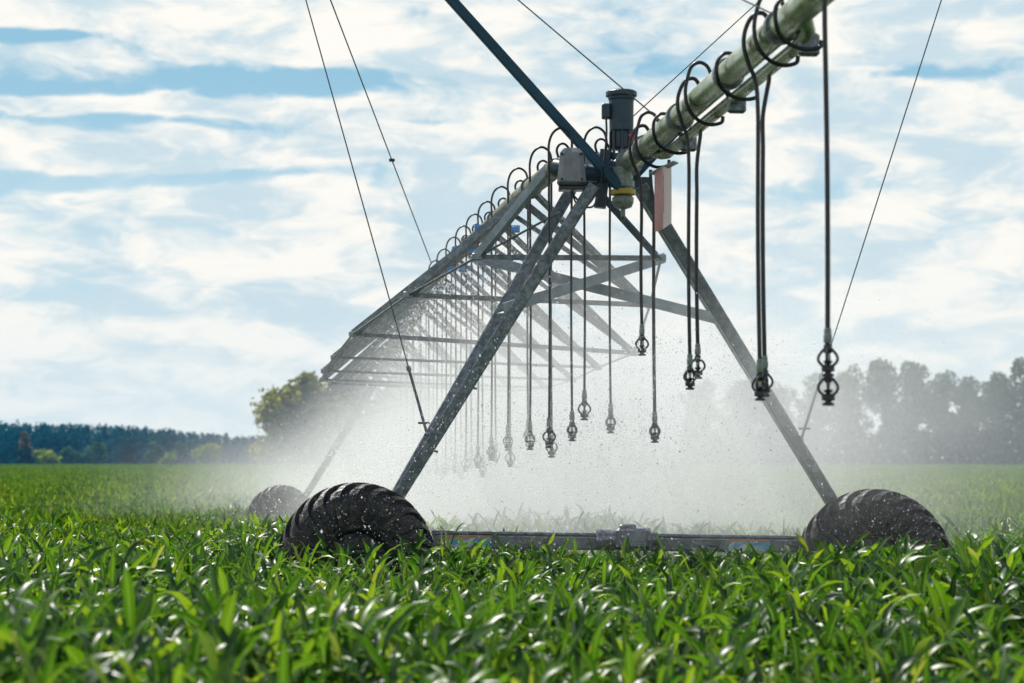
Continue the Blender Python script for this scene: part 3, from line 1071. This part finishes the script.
MB().tube([next_axis(D) for D in np.arange(40.1, 64.1, 1.0)], 0.084, 14).build('main_pipe', M['pipe_brown'], S2)
prev = None
for D, dr in ((42.5, 0.7), (45.0, 1.15), (47.6, 1.45), (50.2, 1.55), (52.8, 1.5), (55.4, 1.3), (58.0, 0.95), (61.0, 0.5)):
    ax = next_axis(D)
    cs_ = []
    for sg in (-1, 1):
        cn = ax + LAT * (sg * dr * 1.1) + Vector((0, 0, -dr))
        cs_.append(cn)
        for da in (-0.48, 0.48):
            MB().angle(next_axis(D + da) + Vector((0, 0, -0.06)), cn, 0.074, 0.010).build('strut', M['galv'], S2)
    MB().angle(cs_[0], cs_[1], 0.05, 0.010).build('crossbar', M['galv'], S2)
    for a, b in zip(prev or (next_axis(40.4), next_axis(40.4)), cs_):
        MB().tube([a, b], 0.013, 6).build('truss_rod', M['galv'], S2)
    prev = cs_

# ------------------------------------------------------------------ sprinkler drops


def cage(mb, o, s=1.0):
    """oval cage of three arms round a nozzle, puck below"""
    o = Vector(o)
    for k in range(4):
        a = PI / 4 + k * PI / 2
        pts = []
        for j in range(13):
            t = j / 12
            rr = 0.010 + 0.042 * math.sin(PI * t ** 1.25) ** 0.75
            pts.append(o + Vector((math.cos(a) * rr, math.sin(a) * rr, -0.105 * t)) * 1.0)
        mb.tube(pts, 0.0078, 6)
    mb.lathe(o + Vector((0, 0, 0.0)), [(0.015, 0.02), (0.022, 0.015), (0.026, -0.012), (0.020, -0.03), (0.010, -0.036)], 12)
    mb.lathe(o + Vector((0, 0, -0.078)), [(0.004, 0.014), (0.024, 0.006), (0.026, 0.0), (0.012, -0.012), (0.010, -0.03)], 12)
    mb.lathe(o + Vector((0, 0, -0.105)), [(0.030, 0.012), (0.036, 0.004), (0.036, -0.022), (0.018, -0.026), (0.018, -0.034), (0.032, -0.036), (0.032, -0.050), (0.0, -0.052)], 14)


cg = MB()
cage(cg, (0, 0, 0))
CAGE_ME = cg.mesh('cage', M['black'])
CONN_ME = MB().lathe((0, 0, 0.02), [(0.012, -0.01), (0.014, 0.0), (0.021, 0.004), (0.023, 0.02), (0.023, 0.045), (0.020, 0.05), (0.020, 0.075), (0.016, 0.085)], 12).mesh('connector', M['fitting'])
NOZ_ME = MB().lathe((0, 0, -0.03), [(0.006, 0.01), (0.014, 0.0), (0.010, -0.025), (0.005, -0.045), (0.012, -0.06), (0.002, -0.066)], 10).mesh('nozzle', M['clear'])

HEADS = []


def drop(ap, l_end, z_bot, style, label, group, two=False, r=0.0125):
    r = 0.011 if ap.y > 16.8 else r
    """a hose from the pipe top over a gooseneck down to a caged sprinkler whose foot is at z_bot"""
    t = thing('sprinkler_drop', label, 'sprinkler', ap, group)
    if style == 1:      # over the pipe in a tall gooseneck and straight down
        pts = [rel(ap, 0.07, 0, 0.05), rel(ap, 0.085, 0, 0.16), rel(ap, 0.062, 0, 0.255), rel(ap, -0.008, 0, 0.295), rel(ap, -0.08, 0, 0.25), rel(ap, l_end, 0, 0.15), rel(ap, l_end, 0, 0.0), rel(ap, l_end, 0, -0.3)]
    elif style == 2:    # lower gooseneck
        pts = [rel(ap, 0.0, 0, 0.07), rel(ap, -0.015, 0, 0.14), rel(ap, 0.015, 0, 0.19), rel(ap, 0.065, 0, 0.185), rel(ap, l_end - 0.004, 0, 0.11), rel(ap, l_end, 0, 0.0), rel(ap, l_end, 0, -0.3)]
    elif style == 3:    # small gooseneck, round the side of the pipe, then down below it
        pts = [rel(ap, 0.05, 0, 0.07), rel(ap, 0.055, 0, 0.14), rel(ap, 0.015, 0, 0.20), rel(ap, -0.05, 0, 0.185), rel(ap, -0.098, 0, 0.10), rel(ap, -0.112, 0, 0.0), rel(ap, -0.09, 0, -0.10), rel(ap, 0.7 * l_end - 0.02, 0, -0.24), rel(ap, l_end, 0, -0.42), rel(ap, l_end, 0, -0.6)]
    else:               # from the thin feed pipe
        pts = [rel(ap, 0.105, 0, -0.13), rel(ap, 0.105, 0, -0.18), rel(ap, 0.4 * l_end + 0.06, 0, -0.28), rel(ap, l_end, 0, -0.42), rel(ap, l_end, 0, -0.6)]
    head = rel(ap, l_end, 0, 0)
    extra = 0.155 if two else 0.0
    head.z = z_bot + 0.157 + extra
    path = spline(pts, 5)
    n_ = 6
    top = path[-1]
    sway = 0.006
    for k in range(1, n_ + 1):
        f = k / n_
        p = top.lerp(Vector((head.x, head.y, head.z + 0.09)), f)
        p.x += sway * math.sin(f * PI) * (1 if style == 1 else -1)
        path.append(p)
    MB().tube(path, r, 8).build('hose', M['rubber'], t)
    hd = bpy.data.objects.new('sprinkler', CAGE_ME)
    COL.objects.link(hd)
    hd.parent = t
    hd.location = head - ap
    hd.rotation_euler = (0, 0, random.uniform(0, 1.5))
    for nm, me in (('connector', CONN_ME), ('nozzle', NOZ_ME)):
        o = bpy.data.objects.new(nm, me)
        COL.objects.link(o)
        o.parent = hd
    if two:
        h2 = bpy.data.objects.new('sprinkler', CAGE_ME)
        COL.objects.link(h2)
        h2.parent = t
        h2.location = head - ap - Vector((0, 0, 0.155))
        h2.rotation_euler = (0, 0, 0.6)
        o = bpy.data.objects.new('nozzle', NOZ_ME)
        COL.objects.link(o)
        o.parent = h2
    HEADS.append(head - Vector((0, 0, 0.1)))
    return t


ORD = ['first', 'second', 'third', 'fourth', 'fifth', 'sixth', 'seventh', 'eighth', 'ninth', 'tenth', 'eleventh', 'twelfth', 'thirteenth', 'fourteenth', 'fifteenth']
GN, GF = 'sprinkler hoses hanging from the overhang pipe', 'sprinkler hoses hanging from the far truss span'


def put(axis, D, px, py, style, label, group, two=False, r=0.0145):
    ap = axis(D)
    tgt = P(px, py, D)
    l = (tgt.x - ap.x) / LAT.x
    drop(ap, l, P(px, py, D).z, style, label, group, two, r)


put(near_axis, 10.62, 828, 406, 1, 'thickest looking black drop hose ending in two sprinkler cages stacked one under the other', GN, True, 0.0145)
for i, (D, a, b) in enumerate([(12.4, (760, 401), (765, 397)), (14.45, (690, 390), (698, 379)), (16.4, (642, 356), (655, 443))]):
    n_ = ('second', 'third', 'fourth')[i]
    la, lb = f'lower hanging black hose of the {n_} pair from the free end of the green pipe', f'higher hanging black hose of the {n_} pair from the free end of the green pipe'
    if i == 2:
        la, lb = 'short black drop hose whose sprinkler hangs highest, just clear of the red flag', 'long wet drop hose falling past the red flag to a low sprinkler'
    put(near_axis, D, *a, 3, la, GN)
    put(near_axis, D + 0.22, *b, 4, lb, GN)

FD = [17.15, 16.95, 18.2, 19.9, 21.4, 22.8, 24.2, 25.6, 27.0, 28.5, 30.0, 31.6, 33.2, 34.8, 36.4]


def foot(D):
    return float(np.interp(D, [16.9, 18.2, 19.9, 21.6, 23.2, 25, 37], [0.10, 0.09, 0.09, -0.02, -0.12, -0.16, -0.32]))


def hub_axis(D):
    return P(597, 161, D)


for i, D in enumerate(FD):
    ax_ = hub_axis if i == 0 else far_axis
    ha, hb_ = (0.34, 0.23) if i == 0 else (foot(D), foot(D) + (0.06 if i % 2 else -0.07))
    for k, (h, l, dD, st) in enumerate(((ha, -0.115, 0.0, 1), (hb_, 0.115, 0.22, 2))):
        lower = (h < hb_) if k == 0 else (h < ha)
        ap = ax_(D + dD)
        drop(ap, l, EYE + h, st, f'{"lower" if lower else "higher"} ending hose of the {ORD[i]} pair behind the motor on the truss span', GF)

# ------------------------------------------------------------------ airborne water drops
m, nt, out = material('water_drop')
gl = nt.node('ShaderNodeBsdfGlossy')
gl.inputs['Roughness'].default_value = 0.25
tl = nt.node('ShaderNodeBsdfTranslucent')
tl.inputs['Color'].default_value = (0.97, 0.98, 0.99, 1)
mx = nt.node('ShaderNodeMixShader')
mx.inputs[0].default_value = 0.75
nt.l.new(gl.outputs[0], mx.inputs[1])
nt.l.new(tl.outputs[0], mx.inputs[2])
tr = nt.node('ShaderNodeBsdfTransparent')           # clear water: most light goes straight through
m2 = nt.node('ShaderNodeMixShader')
m2.inputs[0].default_value = 0.5
nt.l.new(tr.outputs[0], m2.inputs[1])
nt.l.new(mx.outputs[0], m2.inputs[2])
nt.l.new(m2.outputs[0], out.inputs[0])
M['drop'] = m


def droplets():
    o8 = np.array([[1, 0, 0], [-1, 0, 0], [0, 1, 0], [0, -1, 0], [0, 0, 1], [0, 0, -1]], float)
    f8 = np.array([(0, 2, 4), (2, 1, 4), (1, 3, 4), (3, 0, 4), (2, 0, 5), (1, 2, 5), (3, 1, 5), (0, 3, 5)])
    pos = []
    for h in HEADS:
        near = h.y < 17
        n_ = 4200 if not near else 6500
        if h.y > 27:
            n_ = 1800
        th = rng.uniform(0, 2 * PI, n_)
        el = np.radians(rng.normal(10, 13, n_))
        sp_ = rng.uniform(4.5, 9.0, n_)
        tt = rng.uniform(0.02, 0.95, n_) ** 1.1
        vx, vy, vz = sp_ * np.cos(el) * np.cos(th), sp_ * np.cos(el) * np.sin(th), sp_ * np.sin(el)
        drag = (1 - np.exp(-1.6 * tt)) / 1.6
        p = np.stack([h.x + vx * drag, h.y + vy * drag, h.z + vz * drag - 4.0 * tt * tt], 1)
        pos.append(p)
    # drops thrown off pipe and truss
    n_ = 34000
    D = rng.uniform(18, 38, n_)
    ax = np.array([far_axis(float(d)) for d in D])
    p = ax + rng.normal(0, 1, (n_, 3)) * np.array([0.5, 0.3, 0.4]) + np.array([-0.1, 0, -0.8])
    p = p[p[:, 2] < np.array([far_axis(float(d)).z for d in p[:, 1]]) - 0.12 - 0.9 * np.abs(p[:, 0] - np.array([far_axis(float(d)).x for d in p[:, 1]]))]
    pos.append(p)
    p = np.concatenate(pos)
    p = p[(p[:, 2] > 0.4) & (p[:, 1] > 13.8)]
    n_ = len(p)
    s = rng.lognormal(math.log(0.0023), 0.5, n_) * np.clip(p[:, 1] / 17, 0.8, 1.6)
    V = p[:, None, :] + o8[None] * s[:, None, None] * np.array([0.9, 0.9, 1.15])
    Q = f8[None] + (np.arange(n_) * 6)[:, None, None]
    o = link('water_drops', np_mesh('water_drops', V.reshape(-1, 3), Q.reshape(-1, 3), M['drop']))
    tag(o, 'countless white water drops flying from the sprinklers around the truss', 'water spray', kind='stuff')


droplets()

# ------------------------------------------------------------------ spray cloud


def mist():
    m, nt, out = material('spray_mist')
    tc = nt.node('ShaderNodeTexCoord')
    x, y, z = nt.sep(tc.outputs['Object'])
    ax = nt.m('SUBTRACT', 0.55, nt.m('MULTIPLY', nt.m('SUBTRACT', y, 17.3), 0.125))
    u = nt.m('SUBTRACT', x, ax)

    def gauss(v, s):
        q = nt.m('DIVIDE', v, s)
        return nt.m('EXPONENT', nt.m('MULTIPLY', nt.m('MULTIPLY', q, q), -1.0))
    nz = nt.noise(tc.outputs['Object'], 0.75, 5, 0.6)
    top = nt.m('SUBTRACT', z, nt.m('ADD', nt.m('ADD', 1.88, nt.m('MULTIPLY', nt.m('MINIMUM', u, 0.0), 0.42)), nt.m('MULTIPLY', nt.m('SUBTRACT', nz, 0.5), 1.6)))
    hz = gauss(nt.m('MAXIMUM', top, 0.0), 1.16)
    uz = nt.m('MULTIPLY', u, nt.smooth(z, 1.0, 2.1, 0.05, 0.55))       # reaches further forward at sprinkler height
    ry = nt.m('MULTIPLY', nt.smooth(nt.m('ADD', y, uz), 15.9, 19.4), nt.smooth(y, 32.0, 45.0, 1.0, 0.0))
    us = nt.m('ADD', nt.m('MULTIPLY', nt.m('MINIMUM', u, 0.0), 2.45), nt.m('MULTIPLY', nt.m('MAXIMUM', u, 0.0), 1.08))
    drift = nt.smooth(nz, 0.28, 0.70, 0.25, 1.6)
    core = nt.m('MULTIPLY', nt.m('MULTIPLY', nt.m('MULTIPLY', gauss(us, 3.4), hz), ry), drift)
    ry2 = nt.m('MULTIPLY', nt.smooth(nt.m('ADD', y, uz), 16.2, 19.2), nt.smooth(y, 34.0, 47.0, 1.0, 0.0))
    top2 = nt.m('MAXIMUM', nt.m('SUBTRACT', z, 1.2), 0.0)
    wide = nt.m('MULTIPLY', nt.m('MULTIPLY', gauss(nt.m('SUBTRACT', u, 1.6), 2.7), gauss(top2, 1.15)), nt.m('MULTIPLY', ry2, drift))
    # spray of the next span, drifting off beyond the far tower
    ux = nt.m('ADD', x, 4.2)
    back = nt.m('MULTIPLY', nt.m('MULTIPLY', gauss(ux, 3.1), gauss(nt.m('SUBTRACT', y, 51.0), 6.5)), nt.m('MULTIPLY', gauss(nt.m('MAXIMUM', nt.m('SUBTRACT', z, 0.7), 0.0), 1.15), drift))
    # spray thrown by the sprinklers between the camera and the tower's far leg
    jet = nt.m('MULTIPLY', nt.m('MULTIPLY', gauss(nt.m('SUBTRACT', x, 1.75), 0.95), gauss(nt.m('SUBTRACT', y, 16.75), 0.62)), nt.m('MULTIPLY', gauss(nt.m('SUBTRACT', z, 1.95), 0.62), drift))
    wide = nt.m('ADD', wide, nt.m('MULTIPLY', jet, 14.0))
    dens = nt.m('ADD', nt.m('ADD', nt.m('MULTIPLY', core, MIST_CORE), nt.m('MULTIPLY', wide, MIST_WIDE)), nt.m('MULTIPLY', back, MIST_BACK))
    vol = nt.node('ShaderNodeVolumePrincipled')
    vol.inputs['Color'].default_value = (0.985, 0.995, 0.99, 1)
    vol.inputs['Anisotropy'].default_value = 0.35
    nt.put(vol.inputs['Density'], dens)
    nt.l.new(vol.outputs[0], out.inputs['Volume'])
    mb = MB().box((-3.0, 40.25, 2.35), (24, 53.5, 5.9), 0.02)
    o = mb.build('spray_mist', m)
    tag(o, 'white cloud of fine spray drifting over the maize beneath the span', 'mist', kind='stuff')


HAZE = 0.00018
MIST_CORE, MIST_WIDE, MIST_BACK = 0.22, 0.036, 0.13
mist()

# ------------------------------------------------------------------ trees


def crown_arrays(center, lobes, n, size, rs, flat=0.8):
    """leaf clumps on and in a set of lobes (offset, radii)"""
    V = []
    vol = np.array([r[0] * r[1] * r[2] for _, r in lobes]) ** 0.75
    cnt = np.maximum((n * vol / vol.sum()).astype(int), 10)
    for (o, r), k in zip(lobes, cnt):
        d = rs.normal(0, 1, (k, 3))
        d /= np.linalg.norm(d, axis=1)[:, None]
        rad = rs.uniform(0.35, 1.0, k) ** 0.45 * (1 + 0.12 * rs.normal(0, 1, k))
        p = np.array(center) + np.array(o) + d * rad[:, None] * np.array(r)
        s = size * rs.uniform(0.6, 1.4, k)
        a = rs.normal(0, 1, (k, 3)) + d * 0.3
        a /= np.linalg.norm(a, axis=1)[:, None]
        b_ = np.cross(a, rs.normal(0, 1, (k, 3)))
        b_ /= np.linalg.norm(b_, axis=1)[:, None]
        c_ = np.cross(a, b_)
        for sx, sy in ((-1, -0.5), (0.2, -0.9), (1, 0.4), (-0.3, 0.8)):
            V.append(p + b_ * (s * sx)[:, None] + c_ * (s * sy * flat)[:, None])
        # stored per corner: reorder below
    out, i = [], 0
    for k in cnt:
        out.append(np.stack(V[i:i + 4], 1).reshape(-1, 3))
        i += 4
    Vv = np.concatenate(out)
    Q = np.arange(len(Vv)).reshape(-1, 4)
    return Vv, Q


def tree(name, label, cat, base, h, w, mat, n=2500, size=0.35, trunk=0.25, start=0.25, nlobes=9, seed=0, group=None, columnar=False, limbs=5):
    rs = np.random.default_rng(1000 + seed)
    base = Vector(base)
    t = thing(name, label, cat, base, group)
    lobes = []
    for k in range(nlobes):
        f = (k + 0.5) / nlobes
        zz = h * (start + (0.93 - start) * f)
        env = math.sin(PI * (0.30 + 0.58 * f)) if not columnar else (0.75 + 0.25 * math.sin(PI * f * 1.1))
        a = rs.uniform(0, 2 * PI)
        off_ = rs.uniform(0.15, 0.62) * w / 2 * env
        rr = w / 2 * env * rs.uniform(0.42, 0.70)
        lobes.append(((math.cos(a) * off_, math.sin(a) * off_, zz), (rr, rr, rr * rs.uniform(0.6, 1.0))))
    V, Q = crown_arrays(base, lobes, n, size, rs)
    link('crown', np_mesh('crown', V, Q, mat, False), t)
    mb = MB()
    lean = Vector((rs.normal(0, 0.02) * h, 0, 0))
    mb.tube([base + Vector((0, 0, -0.2)), base + Vector((0, 0, h * 0.2)) + lean * 0.3, base + Vector((0, 0, h * 0.5)) + lean * 0.6, base + Vector((0, 0, h * 0.85)) + lean], [trunk, trunk * 0.8, trunk * 0.5, trunk * 0.12], 8)
    for k in range(limbs):
        o, r_ = lobes[min(k * nlobes // limbs + 1, nlobes - 1)]
        z0 = max(o[2] - 0.12 * h, 0.15 * h)
        mb.tube([base + Vector((0, 0, z0)) + lean * (z0 / h), base + Vector((o[0] * 0.5, o[1] * 0.5, (z0 + o[2]) / 2 + 0.1)), base + Vector(o)], [trunk * 0.4, trunk * 0.25, trunk * 0.08], 6)
    mb.build('trunk', M['bark'], t)
    return t


def ground_at(px, D):
    return Vector(((px - 512) / F * D, D, 0.0))


# tall tree behind the spray at the end of the span
for i, (px, ytop, D, wpx, mat, lab) in enumerate([
        (303, 370, 390, 90, 'crown_olive', 'olive yellow round tree rising out of the spray beyond the truss end'),
        (350, 374, 405, 92, 'crown_dark', 'dark tree behind the spray next to the olive yellow tree'),
        (408, 378, 415, 90, 'crown_green', 'hazy tree behind the truss, seen through the hanging hoses')]):
    h = (460 - ytop) / F * D + EYE
    tree('broadleaf_tree', lab, 'tree', ground_at(px, D), h, wpx / F * D, M[mat], 11000, 0.5, 0.5, 0.06, 20, i)

# row of tall trees at the right with a hedge under them
row = [(700, 385, 230, 44), (738, 380, 228, 46), (775, 376, 226, 44), (812, 372, 224, 44), (850, 365, 222, 46), (884, 359, 220, 44), (912, 358, 221, 40), (944, 366, 219, 44), (968, 374, 221, 40), (1000, 366, 219, 42), (1030, 359, 217, 44), (1068, 362, 219, 46)]
rl = ['pale tree nearly lost in the spray, end of the tall row toward the tower', 'pale tree in the spray, second of the tall row counted from the tower',
      'misty tree of the tall row just beyond the thick hanging hoses', 'misty tree of the tall row behind the two stacked sprinkler cages',
      'grey green tree of the tall row where the spray starts to thin', 'tall grey green tree with ragged top, sixth of the row from the tower',
      'narrow tall tree touching its ragged taller neighbour in the row', 'broad dark topped tree in the row before the open gap of sky',
      'thin tree with sky showing through, standing in the gap of the row', 'dark bushy tree after the gap of sky in the row',
      'tallest dark tree of the row at the edge of the view', 'last tree of the row, cut off by the edge of the view']
for i, ((px, yt, D, wpx), lab) in enumerate(zip(row, rl)):
    D += 200
    wpx *= 1.02
    yt += (i * 7 % 5 - 2) * 2.2
    h = (460 - yt) / F * D + EYE
    tree('field_tree', lab, 'tree', ground_at(px, D), h, wpx / F * D, M['crown_green'], 4200 if px == 968 else 4600, 0.34, 0.30, 0.27, 17, 40 + i, 'row of tall trees along the field edge', True, 6)
rs = np.random.default_rng(77)
lob = []
for px in np.arange(690, 1110, 11):
    D = 412 + rs.uniform(-1.5, 1.5)
    hh = rs.uniform(7.0, 9.0)
    p = ground_at(px, D)
    lob.append(((p.x, p.y, hh * 0.45), (2.6, 2.2, hh * 0.52)))
V, Q = crown_arrays((0, 0, 0), lob, 14000, 0.45, rs)
tag(link('hedge', np_mesh('hedge', V, Q, M['crown_dark'], False)), 'long dark hedge below the row of tall trees', 'hedge')

# bushes and trees before the far wood
for i, (px, yt, D, wpx, mat, lab, nm) in enumerate([
        (24, 428, 470, 17, 'crown_rust', 'reddish tree standing before the dark wood', 'small_tree'),
        (26, 448, 455, 20, 'crown_dark', 'dark round bush at the foot of the reddish tree', 'bush'),
        (47, 451, 450, 30, 'crown_lime', 'bright lime bush beside the dark round bush', 'bush'),
        (96, 441, 470, 32, 'crown_mid', 'soft green rounded tree before the wood, left of the lone dark tree', 'small_tree'),
        (130, 441, 450, 20, 'crown_dark', 'lone dark brown tree at the end of the maize before the wood', 'small_tree'),
        (156, 442, 465, 24, 'crown_mid', 'soft green tree beside the lone dark brown tree', 'small_tree'),
        (182, 441, 462, 26, 'crown_mid', 'pale green tree between the wood and the drifting spray', 'small_tree'),
        (170, 453, 445, 18, 'crown_lime', 'low yellow green bush under the pale trees', 'bush'),
        (210, 444, 455, 36, 'crown_lime', 'wide yellow green tree fading into the edge of the spray', 'small_tree'),
        (-6, 450, 455, 16, 'crown_dark', 'dark bush cut by the edge of the view before the wood', 'bush'),
        (70, 447, 468, 24, 'crown_mid', 'blue green bush between the lime bush and the soft green tree', 'bush')]):
    h = (460 - yt) / F * D + EYE
    tree(nm, lab, 'tree' if nm == 'small_tree' else 'bush', ground_at(px, D), h, wpx / F * D, M[mat], 1300, 0.42, 0.2, 0.10, 6, 80 + i, None, False, 3)

# far wood of conifers, one mass
V, Q, off_ = [], [], 0
rs = np.random.default_rng(5)
sky_x = [-400, 0, 100, 150, 200, 230, 300, 420, 700, 1024, 1400]
sky_y = [424, 423, 425, 428, 433, 436, 438, 440, 442, 444, 444]
for k in range(1500):
    D = rs.uniform(520, 640)
    px = rs.uniform(-220, 480) if k < 1350 else rs.uniform(480, 1250)
    yt = np.interp(px, sky_x, sky_y) + rs.normal(0.8, 1.4)
    hgt = (460 - yt) / F * D + EYE
    bx, by = (px - 512) / F * D, D
    nq = 34
    f = rs.uniform(0.05, 1, nq) ** 0.9
    rad = (1 - f) * hgt * 0.22 + 0.25
    a = rs.uniform(0, 2 * PI, nq)
    cx, cy, cz = bx + np.cos(a) * rad * 0.6, by + np.sin(a) * rad * 0.6, f * hgt
    s = 0.45 + (1 - f) * hgt * 0.10
    for j in range(nq):
        u = np.array([math.cos(a[j]), math.sin(a[j]), -0.5]) * s[j] * 1.3
        v = np.array([-math.sin(a[j]), math.cos(a[j]), rs.uniform(-0.4, 0.4)]) * s[j]
        c0 = np.array([cx[j], cy[j], cz[j]])
        V += [c0 - u * 0.4 - v * 0.5, c0 + u - v * 0.35, c0 + u * 0.9 + v * 0.35, c0 - u * 0.4 + v * 0.6]
Q = np.arange(len(V)).reshape(-1, 4)
tag(link('far_wood', np_mesh('far_wood', np.array(V), Q, M['crown_pine'], False)), 'dark haze-blue conifer wood along the horizon', 'wood', kind='stuff')


# ------------------------------------------------------------------ the air
m, nt, out = material('haze')
vol = nt.node('ShaderNodeVolumePrincipled')
vol.inputs['Color'].default_value = (0.08, 0.45, 0.90, 1)
vol.inputs['Density'].default_value = HAZE
vol.inputs['Anisotropy'].default_value = 0.2
nt.l.new(vol.outputs[0], out.inputs['Volume'])
tag(MB().box((0, 390, 14), (1900, 940, 31), 0.05).build('haze', m), 'pale blue summer air over the whole field', 'haze', kind='stuff')
